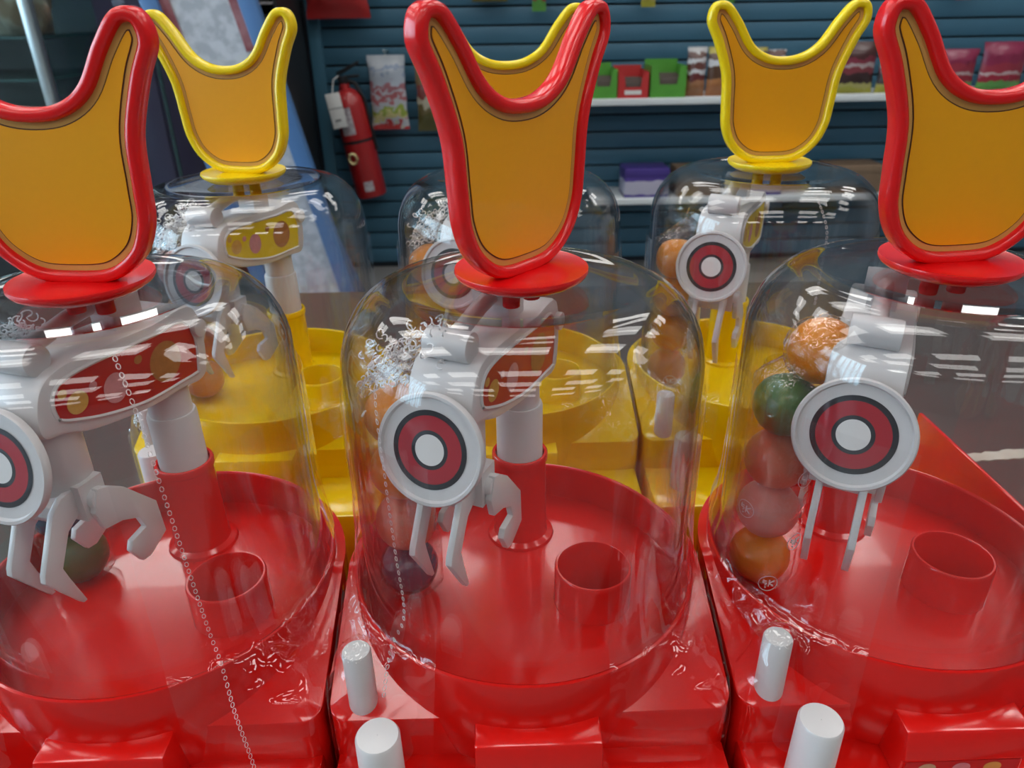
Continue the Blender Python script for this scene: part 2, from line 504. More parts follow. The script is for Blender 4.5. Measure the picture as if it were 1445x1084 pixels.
def make_machine():
    root = empty('toy_claw_machine', (0, 0, TABLE))
    # ---- base: a box whose deck slopes to the front, open around the bowl
    rc = .006
    per = []
    def arc(cx, cy, a0):
        for k in range(7):
            a = a0 + PI / 2 * k / 6
            per.append((cx + rc * math.cos(a), cy + rc * math.sin(a)))
    def line(p, q, k):
        for i in range(1, k):
            per.append((p[0] + (q[0] - p[0]) * i / k, p[1] + (q[1] - p[1]) * i / k))
    for k in range(49):
        a = PI * k / 48
        per.append((HX * math.cos(a), .0590 * math.sin(a)))
    line((-HX, 0), (-HX, YF + rc), 14)
    arc(-HX + rc, YF + rc, PI)
    line((-HX + rc, YF), (HX - rc, YF), 18)
    arc(HX - rc, YF + rc, 1.5 * PI)
    line((HX, YF + rc), (HX, 0), 14)
    vs, fs = [], []
    n = len(per)
    rings = []
    for fr in (0, .33, .66, .985, 1.0, 'a', 'b', 'c'):
        ring = []
        for x, y in per:
            d = math.hypot(x, y)
            r0 = min(.0570, d * .97)
            if isinstance(fr, str):
                z = {'a': deck(y) - .0012, 'b': -.045, 'c': -BZ}[fr]
                ring.append((x, y, z + BZ))
            else:
                r = r0 + (d - r0) * fr
                px, py = x * r / d, y * r / d
                z = deck(py) - (.0003 if fr == 1.0 else 0)
                ring.append((px, py, z + BZ))
        rings.append(ring)
    for ring in rings:
        vs += ring
    for j in range(len(rings) - 1):
        for i in range(n):
            i2 = (i + 1) % n
            fs.append((j * n + i, (j + 1) * n + i, (j + 1) * n + i2, j * n + i2))
    fs.append(tuple((len(rings) - 1) * n + i for i in range(n)))
    b = MB().add(vs, fs).obj('base', 'red_plastic', root, ang=40)
    # the lower step at the front that carries the big button
    sp_ = [(-.048, .0), (-.0815, .0), (-.0805, BZ - STEP), (-.048, BZ - STEP + .002)]
    MB().prism(sp_, lambda a, c, t: (t, a, c), -.0605, .0605).obj('front_step', 'red_plastic', b, bevel=.0022)
    # prize door housing with slanting face
    pf = [(-.046, .085 - .0165), (-.0635, .085 - .0175), (-.0660, .085 - .0272), (-.0645, .085 - .0284), (-.0645, BZ - .0365), (-.046, BZ - .0365)]
    MB().prism(pf, lambda a, c, t: (t, a, c), -.0170, .0200).obj('prize_door', 'red_plastic', b, bevel=.0009)
    s_ = MB()
    yy = -.0648
    s_.box(-.0155, .0185, yy, yy + .0006, .0490, .0562, 0)
    for k, (x, q) in enumerate(((-.0088, 2), (.0015, 1), (.0108, 3))):
        s_.disc((x, yy - .0001, .0534), (1, 0, 0), (0, 0, 1), .0027, 18, q, .0021)
    for x in (-.0125, .0060, .0150):
        s_.add([(x + .0012 * (1 if k % 2 == 0 else .45) * math.cos(PI / 2 + k * PI / 5), yy - .0001, .0502 + .0012 * (1 if k % 2 == 0 else .45) * math.sin(PI / 2 + k * PI / 5)) for k in range(10)], [tuple(range(10))], 3)
    s_.obj('door_sticker', ['sticker_red', 'spot_pink', 'spot_cream', 'spot_tan'], b, recalc=False)
    # ---- round collar and bowl
    c_ = MB()
    c_.lathe([(.0563, -.0150), (.0564, -.001), (.0568, -.0003), (.0574, 0), (.0580, -.0003), (.0582, -.0012), (.0580, -.022), (.0560, -.036), (.0545, -.036)], 96)
    c_.obj('collar', 'red_plastic', root, (0, 0, BZ), ang=50)
    bm = bmesh.new()
    hole = (.0235, -.0075, .0122)
    def loop(cx, cy, r, n):
        v = [bm.verts.new((cx + r * math.cos(2 * PI * i / n), cy + r * math.sin(2 * PI * i / n), 0)) for i in range(n)]
        return [bm.edges.new((v[i], v[(i + 1) % n])) for i in range(n)]
    es = loop(0, 0, .0566, 72) + loop(hole[0], hole[1], hole[2], 36)
    bmesh.ops.triangle_fill(bm, edges=es, use_beauty=True)
    me = bpy.data.meshes.new('bowl_floor')
    bm.normal_update()
    for f in bm.faces:
        if f.normal.z < 0:
            f.normal_flip()
    bm.to_mesh(me)
    bm.free()
    me.materials.append(RED)
    o = bpy.data.objects.new('bowl_floor', me)
    COL.objects.link(o)
    o.parent = root
    o.location = (0, 0, BZ - .0150)
    r = hole[2]
    MB().lathe([(r + .0012, -.0149), (r + .0010, -.002), (r + .0010, -.0006), (r + .0006, 0), (r, 0), (r - .0003, -.0006), (r - .0008, -.045), (0.0001, -.046)], 48, 0, hole[:2]).obj('prize_chute', 'red_plastic', root, (0, 0, BZ), ang=50)
    # ---- column
    cy = .031
    MB().lathe([(.0130, -.0149), (.0126, -.0138), (.0105, -.0128), (.0101, -.011), (.0098, .0195), (.0104, .0200), (.0105, .0222), (.0101, .0228), (.0092, .0228), (.0088, .0215), (.0088, .0)], 48).obj('column_sleeve', 'red_plastic', root, (0, cy, BZ), ang=40)
    MB().lathe([(.0086, -.01), (.0085, .0425), (.0081, .0435), (.0074, .0435), (.0072, .062), (.0001, .0625)], 40).obj('column_post', 'white_plastic', root, (0, cy, BZ), ang=40)
    # ---- swinging arm (local x runs along the arm, y is its right side)
    AL = (0, cy, BZ)
    arm = []
    def apart(mb, name, mats, parent=root, **kw):
        o = mb.obj(name, mats, parent, AL if parent is root else (0, 0, 0), **kw)
        if parent is root:
            arm.append(o)
        return o
    hw = .0105
    prof = catmull([(-.0105, .0560), (-.0105, .0800), (.010, .0815), (.030, .0830), (.046, .0832), (.0535, .0800), (.0572, .0725), (.0568, .0660), (.050, .0640), (.040, .0600), (.020, .0560), (.004, .0552)], 5)
    prof = [(p.x, p.y) for p in prof][::-1]
    a = apart(MB().prism(prof, lambda s, z, t: (s, t, z), -hw, hw), 'arm', 'white_plastic', bevel=.0012)
    stk = catmull([(-.0060, .0590), (-.0055, .0765), (.012, .0782), (.030, .0796), (.045, .0797), (.0510, .0765), (.0515, .0700), (.047, .0670), (.036, .0628), (.020, .0590), (.006, .0582)], 5)
    for side in (1, -1):
        q = MB()
        y = side * (hw + .00015)
        q.add([(p.x, y, p.y) for p in stk], [tuple(range(len(stk)))], 0)
        y2 = y + side * .00012
        for (s0, z0, r1, r2, mt) in ((.0440, .0712, .0038, .0034, 1), (.0300, .0690, .0046, .0048, 2), (.0080, .0680, .0072, .0068, 3), (.0480, .0758, .0016, .0014, 1), (.0375, .0735, .0015, .0013, 2), (.0190, .0735, .0017, .0014, 3)):
            q.disc((s0, y2, z0), (1, 0, 0), (0, 0, 1), r1, 22, mt, r2)
        q.obj('arm_sticker', ['sticker_red', 'spot_tan', 'spot_pink', 'spot_brown'], a, recalc=False)
    # raised lip of the sticker recess
    lip = catmull([(p.x, p.y) for p in stk][::3], 3)
    MB().tube([(p.x, hw, p.y) for p in lip], .0007, 6, closed=True).obj('sticker_lip', 'white_plastic', a)
    # hinge barrel on top, lever rising to the rear
    apart(MB().tube([(.0490, -.0070, .0862), (.0490, .0070, .0862)], .0046, 24), 'hinge_barrel', 'white_plastic', bevel=.0004)
    lv = MB().tube([(.047, 0, .0875), (.040, 0, .0885), (.030, 0, .0905), (.020, 0, .0915)], .0026, 12)
    lv.tube([(.018, -.006, .0915), (.018, .006, .0915)], .0042, 20)
    lv.box(.006, .018, -.0045, .0045, .0805, .0925)
    apart(lv, 'lever', 'white_plastic')
    apart(MB().tube([(-.0095, .0100, .0730), (-.0095, .0125, .0730)], .0032, 20), 'rear_bolt', 'white_plastic', bevel=.0004)
    # claw head below the arm
    cl = MB()
    cl.lathe([(.0085, .0680), (.0082, .040), (.0070, .0375), (.0001, .0372)], 32, 0, (.0475, 0))
    cl.box(.043, .052, -.0098, .0098, .0345, .0465)
    apart(cl, 'claw_head', 'white_plastic')
    apart(MB().tube([(.0470, -.0118, .0400), (.0470, .0118, .0400)], .0036, 24), 'claw_pivot', 'white_plastic', bevel=.0005)
    fork = [(.0520, .0455), (.0560, .0450), (.0600, .0420), (.0685, .0262), (.0690, .0240), (.0600, .0090), (.0585, .0090), (.0615, .0200), (.0625, .0245), (.0570, .0340), (.0500, .0380)]
    for sgn in (-1, 1):
        y0 = sgn * .0062
        apart(MB().prism(fork, lambda s, z, t: (s, t, z), y0 - .0011, y0 + .0011), 'claw_finger', 'white_plastic', bevel=.0003)
    web = [(.0520, .0450), (.0585, .0430), (.0600, .0405), (.0575, .0365), (.0520, .0380)]
    apart(MB().prism(web, lambda s, z, t: (s, t, z), -.0052, .0052), 'finger_web', 'white_plastic', bevel=.0003)
    back = [(.0480, .0440), (.0440, .0425), (.0385, .0385), (.0282, .0262), (.0275, .0135), (.0360, .0095), (.0395, .0100), (.0430, .0165), (.0415, .0195), (.0350, .0205), (.0365, .0252), (.0425, .0285), (.0490, .0300), (.0510, .0370)]
    for sgn in (-1, 1):
        y0 = sgn * .0112
        apart(MB().prism(back, lambda s, z, t: (s, t, z), y0 - .0011, y0 + .0011), 'claw_finger', 'white_plastic', bevel=.0003)
    # badge at the tip of the arm, leaning back a little
    tl = R(14)
    cx, cz = .0640, .0600
    bx = Vector((-math.sin(tl), 0, math.cos(tl)))      # 'up' in the badge
    nx = Vector((math.cos(tl), 0, math.sin(tl)))       # out of the badge
    by = Vector((0, 1, 0))
    bd = MB()
    pr = [(.0001, -.0016), (.0150, -.0016), (.0166, -.0010), (.0168, .0008), (.0164, .0014), (.0155, .0014), (.0150, .0004), (.0001, .0004)]
    vs, fs, n = [], [], 64
    for r_, h in pr:
        for i in range(n):
            q = 2 * PI * i / n
            vs.append(Vector((cx, 0, cz)) + nx * h + by * r_ * math.cos(q) + bx * r_ * math.sin(q))
    for j in range(len(pr) - 1):
        for i in range(n):
            fs.append((j * n + i, j * n + (i + 1) % n, (j + 1) * n + (i + 1) % n, (j + 1) * n + i))
    bd.add(vs, fs)
    bo = apart(bd, 'badge', 'white_plastic', ang=40)
    pp = MB()
    c0 = Vector((cx, 0, cz)) + nx * .00055
    pp.disc(c0, by, bx, .0117, 64, 0, r0=.0101)
    pp.disc(c0, by, bx, .0101, 64, 1, r0=.0058)
    pp.disc(c0, by, bx, .0058, 64, 0, r0=.0046)
    pp.disc(c0, by, bx, .0046, 40, 2)
    pp.obj('badge_print', ['print_dark', 'print_red', 'print_white'], bo, recalc=False)
    # ---- clear dome: real wall thickness, flat top with a small step
    ro, th = .0543, .0011
    out = [(ro + .0004, -.0145), (ro, .0), (ro, .076)]
    for k in range(1, 11):
        a_ = PI / 2 * k / 10
        out.append((ro - .0185 + .0185 * math.cos(a_), .076 + .0235 * math.sin(a_)))
    out += [(.0345, .0997), (.0335, .0990), (.0200, .0990), (.0001, .0990)]
    inn = [(max(r_ - th, .0001), min(z, .0990 - .0) - (th if r_ < ro - .004 else 0)) for r_, z in out]
    MB().lathe(out + inn[::-1], 96).obj('dome', 'dome_plastic', root, (0, 0, BZ), ang=60)
    # ---- topper: stand disc with pegs, two-lobed plain plaque in a raised frame
    top = []
    TZ = BZ + .0993
    d_ = MB().lathe([(.0001, .0012), (.0160, .0012), (.0188, .0030), (.0194, .0042), (.0192, .0050), (.0184, .0048), (.0120, .0040), (.0001, .0044)], 64).obj('topper_stand', 'topper_red', root, (0, 0, TZ), ang=50)
    top.append(d_)
    for x in (-.0045, .0045):
        MB().tube([(x, 0, .0015), (x, 0, -.0060)], .0026, 14).obj('peg', 'topper_red', d_, bevel=.0004)
    half = [(.0, .0), (.0115, .0012), (.0205, .0075), (.0250, .0165), (.0262, .0265), (.0275, .0395), (.0322, .0525), (.0365, .0615), (.0345, .0685), (.0280, .0690), (.0215, .0620), (.0150, .0525), (.0080, .0480)]
    olp = half + [(0, .0468)] + [(-a_, b_) for a_, b_ in reversed(half[1:])]
    ol = catmull(olp, 6)
    Z1 = .0035
    sect = [(.0, -.0016), (.0003, -.0026), (.0012, -.0032), (.0026, -.0032), (.0034, -.0026), (.0036, -.0014), (.0036, .0020), (.0020, .0024), (.0004, .0022), (.0, .0012)]
    fvs, ffs = [], []
    n = len(ol)
    ins = {}
    for d0, y0 in sect:
        if d0 not in ins:
            ins[d0] = inset(ol, d0)
        fvs += [(p.x, y0, p.y + Z1) for p in ins[d0]]
    k_ = len(sect)
    for j in range(k_):
        j2 = (j + 1) % k_
        ffs += [(j * n + i, j * n + (i + 1) % n, j2 * n + (i + 1) % n, j2 * n + i) for i in range(n)]
    f_ = MB().add(fvs, ffs).obj('topper_frame', 'topper_red', root, (0, 0, TZ), ang=60)
    top.append(f_)
    p1 = clean_inset(ol, .0033)
    p2 = clean_inset(ol, .0052)
    p3 = clean_inset(ol, .0055)
    pan = MB()
    pan.prism([(p.x, p.y + Z1) for p in p1], lambda x, z, t_: (x, t_, z), -.0012, .0018, 0)
    pan.obj('topper_panel', 'panel_border', f_)
    q = MB()
    q.prism([(p.x, p.y + Z1) for p in p2], lambda x, z, t_: (x, t_, z), -.00135, -.0011, 1)
    q.prism([(p.x, p.y + Z1) for p in p3], lambda x, z, t_: (x, t_, z), -.00150, -.0012, 0)
    q.obj('panel_print', ['panel_orange', 'print_line'], f_)
    # ---- joystick and button
    dz = BZ + deck(-.046)
    MB().lathe([(.0001, dz - .002), (.0044, dz - .002), (.0043, BZ + .0022), (.0039, BZ + .0030), (.0001, BZ + .0031)], 32, 0, (-.0512, -.0452)).obj('joystick', 'white_plastic', root, ang=40)
    MB().lathe([(.0001, BZ - STEP), (.0066, BZ - STEP), (.0063, BZ - .0108), (.0058, BZ - .0100), (.0001, BZ - .0099)], 40, 0, (-.0437, -.0640)).obj('push_button', 'white_plastic', root, ang=40)
    # ---- crumpled shrink film hugging the deck, the collar and the lower dome
    knobs = [(-.0512, -.0452, .0036, .0046), ]
    vs, fs = [], []
    NA = 260
    rows = []
    def sup(a, ex, ey0, ey1):
        c, s = math.cos(a), math.sin(a)
        d1 = ex / max(abs(c), 1e-6)
        d2 = (ey1 if s > 0 else -ey0) / max(abs(s), 1e-6)
        return (d1 ** -14 + d2 ** -14) ** (-1 / 14)
    NR = 44
    for j in range(NR):
        t_ = j / (NR - 1)
        row = []
        for i in range(NA):
            a_ = 2 * PI * i / NA
            d = sup(a_, .0620, -.0560, .0855)
            d0 = .0556
            if t_ < .22:
                u = t_ / .22
                r_, z = d0 + (.0592 - d0) * u ** 6, .066 * (1 - u) + .0022
            elif t_ < .8:
                u = (t_ - .22) / .58
                r_ = .0592 + (max(d, .0600) - .0592) * u
                y = r_ * math.sin(a_)
                dk = deck(y) if y > -.051 else deck(-.051) - (-.051 - y) * .9
                z = .0022 * (1 - u) + u * (dk + .0012)
                z = max(z, dk + .0010)
            else:
                u = (t_ - .8) / .2
                r_ = max(d, .0600) + .0002
                y = r_ * math.sin(a_)
                dk = deck(y) if y > -.051 else deck(-.051) - (-.051 - y) * .9
                z = dk + .0012 - u * .045
            x, y = r_ * math.cos(a_), r_ * math.sin(a_)
            if t_ > .1:
                for kx, ky, kz, kr in knobs:
                    dd = max(0, math.hypot(x - kx, y - ky) - kr)
                    if t_ < .8:
                        z = max(z, kz + .0008 - dd * 2.6)
            nz = noise.noise(Vector((x * 110, y * 110, z * 110 + 3))) + .55 * noise.noise(Vector((x * 260, y * 260, z * 260)))
            if .25 < t_ < .8:
                z += .0030 * max(nz, -.35) + .0010
            if t_ <= .22:
                k2 = 1 + .016 * max(0, noise.noise(Vector((math.cos(a_) * 7, math.sin(a_) * 7, z * 9)))) + .006 * noise.noise(Vector((math.cos(a_) * 22, math.sin(a_) * 22, z * 40)))
                x, y = x * k2, y * k2
            x = max(-.0623, min(.0623, x))
            row.append((x, y, z))
        vs += row
    for j in range(NR - 1):
        for i in range(NA):
            deg = 360 * i / NA
            if not (188 < deg < 242 or 292 < deg < 352) and not (j < NR * .2 and (150 < deg < 235 or deg > 305 or deg < 40)):
                continue
            fs.append((j * NA + i, (j + 1) * NA + i, (j + 1) * NA + (i + 1) % NA, j * NA + (i + 1) % NA))
    MB().add(vs, fs).obj('shrink_film', 'film', root, (0, 0, BZ), ang=180)
    return root, [o.name for o in arm], [o.name for o in top]

proto, _, _ = make_machine()
ARMP = {'arm', 'hinge_barrel', 'lever', 'rear_bolt', 'claw_head', 'claw_pivot', 'claw_finger', 'finger_web', 'badge'}
TOPP = {'topper_stand', 'topper_frame'}
YSWAP = {'red_plastic': 'yellow_plastic', 'topper_red': 'topper_yellow', 'sticker_red': 'sticker_yellow'}
P, D = .125, .1556
SPEC = [  # x, y, colour, arm yaw, topper yaw, label
    (0, 0, 'r', -25, 47, 'red clear-domed toy claw machine between two other red ones, its topper turned sideways'),
    (-P, 0, 'r', -18, -6, 'red domed toy claw machine whose red arm sticker is seen broadside'),
    (P, 0, 'r', -29, 6, 'red clear-domed toy claw machine holding a green gumball, at the bare end of the counter'),
    (0, D, 'y', -25, 4, 'yellow clear-domed toy claw machine hidden behind the sideways topper of a red one'),
    (-P, D, 'y', -20, -14, 'yellow clear-domed toy claw machine in front of the leaning blue-framed poster stand'),
    (P, D, 'y', -28, 2, 'yellow clear-domed toy claw machine with its round badge in full view, below the snack shelf'),
]
machines = []
for i, (x, y, c, ay, ty, lab) in enumerate(SPEC):
    mroot = proto if i == 0 else copy_tree(proto, YSWAP if c == 'y' else None)
    machines.append(mroot)
    mroot.location = (x, y, TABLE)
    tag(mroot, lab, 'toy', 'red toy claw machines' if c == 'r' else 'yellow toy claw machines')
for mroot, sp in zip(machines, SPEC):
    for ch in mroot.children:
        nm = ch.name.split('.')[0]
        if nm in ARMP:
            ch.rotation_euler = (0, 0, R(sp[3] - 90))
        elif nm in TOPP:
            ch.rotation_euler = (0, 0, R(sp[4]))

# red divider standing at the counter end beside the last red machine
t = empty('divider_panel', (.1884, .046, TABLE))
tag(t, 'upright red plastic divider beside the end red machine on the counter', 'divider')
MB().box(-.0010, .0010, -.046, .044, .0, BZ + .0005).obj('panel', 'red_plastic', t, bevel=.0006)
MB().box(.0011, .020, -.046, .044, .0, .0015).obj('foot', 'red_plastic', t)

# perforation lines in the film: rows of tiny rings down the dome and over the deck
def perforation(mroot, path):
    mb = MB()
    pts = [Vector(p) for p in path]
    cp = catmull([tuple(p) for p in pts], 40, closed=False)
    last, acc = cp[0], 0
    for p in cp[1:]:
        acc += (p - last).length
        if acc > .0021:
            acc = 0
            t_ = (p - last).normalized()
            nrm = Vector((p.x, p.y, 0)).normalized() if p.z > -.001 else Vector((0, -.4, 1)).normalized()
            if p.z > .080:
                nrm = (nrm + Vector((0, 0, 1.2 * (p.z - .08) / .018))).normalized()
            sd = t_.cross(nrm).normalized()
            ln = nrm.cross(sd)
            mb.tube([p + sd * .00048 * math.cos(q) + ln * .00078 * math.sin(q) for q in [2 * PI * k / 8 for k in range(8)]], .00010, 4, closed=True)
        last = p
    o = mb.obj('film_perforation', 'perforation_white', mroot, (0, 0, BZ))
    o['kind'] = 'stuff'
def on_dome(adeg, z):
    ro = .0551
    r_ = ro if z < .076 else ro - .0185 + .0185 * math.cos(math.asin(min(1, (z - .076) / .0235)))
    return (r_ * math.cos(R(adeg)), r_ * math.sin(R(adeg)), z + (.0007 if z > .09 else 0))
perforation(machines[1], [on_dome(-58, .097), on_dome(-57, .085), on_dome(-56, .06), on_dome(-55, .035), on_dome(-54, .012), (.036, -.0495, .0035), (.038, -.0530, -.012), (.040, -.0545, -.030), (.041, -.0550, -.05)])
perforation(machines[0], [on_dome(-136, .096), on_dome(-136, .085), on_dome(-134, .06), on_dome(-133, .035), on_dome(-132, .012), (-.041, -.0455, .0035), (-.044, -.0500, -.012)])
perforation(machines[5], [on_dome(-82, .0985), on_dome(-80, .085), on_dome(-80, .07), on_dome(-80, .05)])

# ================================================================== gumballs in cellophane sleeves
gum_mesh = {}
def gumball(col, loc, label):
    if col not in gum_mesh:
        bm = bmesh.new()
        bmesh.ops.create_icosphere(bm, subdivisions=3, radius=.0104)
        for v in bm.verts:
            k = 1 + .025 * noise.noise(v.co * 120) + .012 * noise.noise(v.co * 300 + Vector((5, 1, 2)))
            v.co *= k
            if v.co.z > .0085:
                v.co.z -= (v.co.z - .0085) * .5
        me = bpy.data.meshes.new('gumball')
        bm.to_mesh(me)
        bm.free()
        me.shade_smooth()
        me.materials.append(MATS['gum_' + col])
        gum_mesh[col] = me
    o = bpy.data.objects.new('gumball', gum_mesh[col])
    COL.objects.link(o)
    o.location = loc
    o.rotation_euler = (random.uniform(-.4, .4), random.uniform(-.4, .4), random.uniform(0, 6))
    tag(o, label, 'gumball', 'gumballs in clear sleeves')
    return o

def sleeve_mesh():
    mb = MB()
    NA, NZ = 40, 60
    vs, fs = [], []
    for j in range(NZ + 1):
        u = j / NZ
        z = -.0148 + u * .098
        r_ = .0116
        if z < -.010:
            r_ = .0116 * (.35 + .65 * math.sqrt(max(0, (z + .0150) / .005)))
        cx = cy = 0
        if z > .066:
            k = (z - .066) / .0172
            r_ = .0116 * (1 - .62 * math.sin(min(1, k * 1.25) * PI / 2)) + .004 * max(0, k - .8) * 5 * .3
            cx, cy = .0085 * k, -.0050 * k
        for i in range(NA):
            a = 2 * PI * i / NA
            w_ = noise.noise(Vector((math.cos(a) * 2.2, math.sin(a) * 2.2, z * 90)))
            w2 = noise.noise(Vector((math.cos(a) * 5, math.sin(a) * 5, z * 200 + 9)))
            rr = r_ * (1 + (.05 * w_ + .03 * w2 if z < .066 else .22 * w_ + .15 * w2)) * (.985)
            rr = min(rr, .0121)
            vs.append((cx + rr * math.cos(a), cy + rr * math.sin(a), z))
    for j in range(NZ):
        for i in range(NA):
            fs.append((j * NA + i, j * NA + (i + 1) % NA, (j + 1) * NA + (i + 1) % NA, (j + 1) * NA + i))
    return mb.add(vs, fs)

def frill_mesh():
    mb = MB()
    rnd = random.Random(3)
    for k in range(260):
        u = rnd.random()
        c = Vector((-.007 + .026 * u + rnd.gauss(0, .0020), .002 - .014 * u + rnd.gauss(0, .0030), .0700 + .0170 * u + rnd.gauss(0, .0034)))
        c.z = min(c.z, .093)
        if math.hypot(c.x - .0402, c.y) > .0505:
            continue
        n1 = Vector((rnd.gauss(0, 1), rnd.gauss(0, 1), rnd.gauss(0, 1))).normalized()
        n2 = n1.orthogonal().normalized()
        rr = rnd.uniform(.0007, .0016)
        a0 = rnd.uniform(0, 6)
        span = rnd.uniform(3.0, 6.0)
        mb.tube([c + (n1 * math.cos(a0 + span * q / 7) + n2 * math.sin(a0 + span * q / 7)) * rr + n1.cross(n2) * .0006 * q / 7 for q in range(8)], .00024, 4)
    return mb

def print_mesh():
    """the circled mark printed on the sleeve, three times"""
    mb = MB()
    for a0, z0 in ((-62, .0345), (-60, .0090), (-95, -.0075), (-150, .020)):
        rr = .01225
        def pt(u, v):
            a = R(a0) + u / rr
            return (rr * math.cos(a), rr * math.sin(a), z0 + v)
        mb.tube([pt(.0032 * math.cos(q), .0032 * math.sin(q)) for q in [2 * PI * k / 28 for k in range(28)]], .00014, 4, closed=True)
        for (a, b) in (((-.0016, .0016), (-.0018, .0002)), ((-.0018, .0002), (-.0004, .0001)), ((-.0020, .0009), (-.0006, .0010)), ((-.0004, .0001), (-.0010, -.0008)),
                       ((.0004, .0014), (.0002, -.0012)), ((.0020, .0012), (.0003, .0001)), ((.0003, .0001), (.0018, -.0012))):
            mb.tube([pt(a[0] + (b[0] - a[0]) * k / 4, a[1] + (b[1] - a[1]) * k / 4) for k in range(5)], .00024, 4)
        mb.tube([pt(-.0010, -.0017), pt(-.0006, -.0017)], .00032, 5)
    return mb

sl_me = sleeve_mesh().mesh('candy_sleeve', ['cellophane'], ang=180)
fr_me = frill_mesh().mesh('frill', ['frill_white'])
pr_me = print_mesh().mesh('sleeve_print', ['frill_white'])
PACKS = [  # per machine: colours bottom to top
    (['blue', 'coral', 'orange', 'orange'], 'below the sideways topper', 1),
    (['green', 'blue', 'orange', 'orange'], 'in the machine with the broadside sticker', 1),
    (['orange', 'pink', 'coral', 'green'], 'in the end red machine', 0),
    (['orange', 'pink', 'orange', 'orange'], 'in the half-hidden yellow machine', 1),
    (['orange', 'coral', 'orange', 'pink'], 'in the yellow machine before the poster', 1),
    (['coral', 'orange', 'orange', 'orange'], 'in the yellow machine under the shelf', 0),
]
ORD = ['lowest', 'second lowest', 'third from the bottom', 'topmost']
for (cols, where, frill), mroot, sp in zip(PACKS, machines, SPEC):
    bx, by = sp[0] - .0402, sp[1] + (.0005 if frill else .001)
    if mroot is machines[1]:
        bx, by = sp[0] - .037, sp[1] + .012
    t = empty('candy_sleeve', (bx, by, TABLE + BZ))
    tag(t, 'clear cellophane sleeve of gumballs %s' % where, 'candy wrapper', 'gumball sleeves')
    for nm, me in (('wrapper', sl_me), ('frill', fr_me)) if frill else (('wrapper', sl_me), ('sleeve_print', pr_me)):
        o = bpy.data.objects.new(nm, me)
        COL.objects.link(o)
        o.parent = t
        if nm == 'frill':
            o['kind'] = 'stuff'
    for k, c in enumerate(cols):
        gumball(c, (bx + random.uniform(-.0005, .0005), by + random.uniform(-.0005, .0005), RIM - .0046 + .0203 * k), '%s gumball, %s in the sleeve %s' % (c, ORD[k], where))

def crumple():
    bm = bmesh.new()
    bmesh.ops.create_icosphere(bm, subdivisions=4, radius=.0113)
    for v in bm.verts:
        v.co *= 1 + .07 * noise.noise(v.co * 260) + .05 * noise.noise(v.co * 520)
    me = bpy.data.meshes.new('crumpled_end')
    bm.to_mesh(me)
    bm.free()
    me.materials.append(MATS['cellophane'])
    me.shade_smooth()
    o = bpy.data.objects.new('crumpled_end', me)
    COL.objects.link(o)
    return o
ce = crumple()
ce.parent = [o for o in bpy.data.objects if o.get('label') == 'clear cellophane sleeve of gumballs in the end red machine'][0]
ce.location = Vector((P - .0330, -.0010, RIM + .0757)) - ce.parent.location
gumball('orange', (P - .0330, -.0010, RIM + .0757), 'orange gumball squeezed in above the green one under the crumpled sleeve top')

# ================================================================== shop behind: things on the blue slat wall
WY = Y1 - .018                     # front face of the slats
def wall_shelf(x0, x1, z, depth, label):
    t = empty('wall_shelf', ((x0 + x1) / 2, WY - depth / 2, z))
    tag(t, label, 'shelf', 'white shelves on the blue slat wall')
    hx = (x1 - x0) / 2
    MB().box(-hx, hx, -depth / 2, depth / 2, -.028, 0).obj('board', 'shelf_white', t, bevel=.003)
    for s in (-.92, 0, .92):
        MB().prism([(depth / 2, -.028), (depth / 2, -.12), (-depth / 2 + .04, -.028)], lambda a, b, c: (c, a, b), s * hx - .004, s * hx + .004).obj('bracket', 'slat_blue', t)
SH1, SH2 = RIM - .178, RIM - .605
SD = .26
wall_shelf(.22, 2.75, SH1, SD, 'long white shelf of boxed and bagged snacks on the blue slat wall')
wall_shelf(.45, 2.4, SH2, SD, 'white shelf holding a purple box, low on the blue slat wall')

def pillow(mb, w_, h, d, nx=14, nz=16, crimp=.08, wob=.0, seed=0):
    """a sealed bag standing upright: x across, z up, origin at the bottom centre"""
    def half(sgn):
        vs = []
        for j in range(nz + 1):
            v = j / nz
            prof = min(1, max(0, (v if v < .5 else 1 - v) - crimp * .5) / .22)
            prof = math.sin(prof * PI / 2)
            for i in range(nx + 1):
                u = i / nx
                e = math.sin(PI * u) ** .6
                b = d / 2 * prof * e + .001
                wv = wob * noise.noise(Vector((u * 6 + seed, v * 6, sgn * 3)))
                nar = 1 - .06 * prof
                vs.append(((u - .5) * w_ * nar + wv * .4, sgn * (b + abs(wv) * prof), v * h))
        return vs
    for sgn in (-1, 1):
        fs = []
        for j in range(nz):
            for i in range(nx):
                a = j * (nx + 1) + i
                fs.append((a, a + 1, a + nx + 2, a + nx + 1))
        mb.add(half(sgn), fs)
    return mb

def hang_bag(x, ztop, w_, h, d, mat, label, seed):
    t = empty('snack_bag', (x, WY - .05 - d / 2, RIM + ztop - h))
    tag(t, label, 'snack bag', 'snack bags hanging on the blue slat wall')
    pillow(MB(), w_, h, d, wob=.012, seed=seed).obj('bag', mat, t)
    hk = MB().tube([(0, .05 + d / 2, h + .012), (0, -.03, h + .012), (0, -.045, h + .022)], .003, 8)
    hk.tube([(0, 0, h + .012), (0, 0, h - .02)], .0022, 6)
    hk.obj('hook', 'steel', t)
hang_bag(-.462, .0, .165, .31, .05, 'bag_clear', 'clear and white candy bag hanging beside the fire extinguisher', 1)
hang_bag(-.265, -.03, .15, .29, .05, 'bag_brown', 'brown and olive snack bag hanging beside the clear candy bag', 5)
hang_bag(-.645, .46, .27, .315, .06, 'bag_red', 'red snack bag hanging above the fire extinguisher', 9)
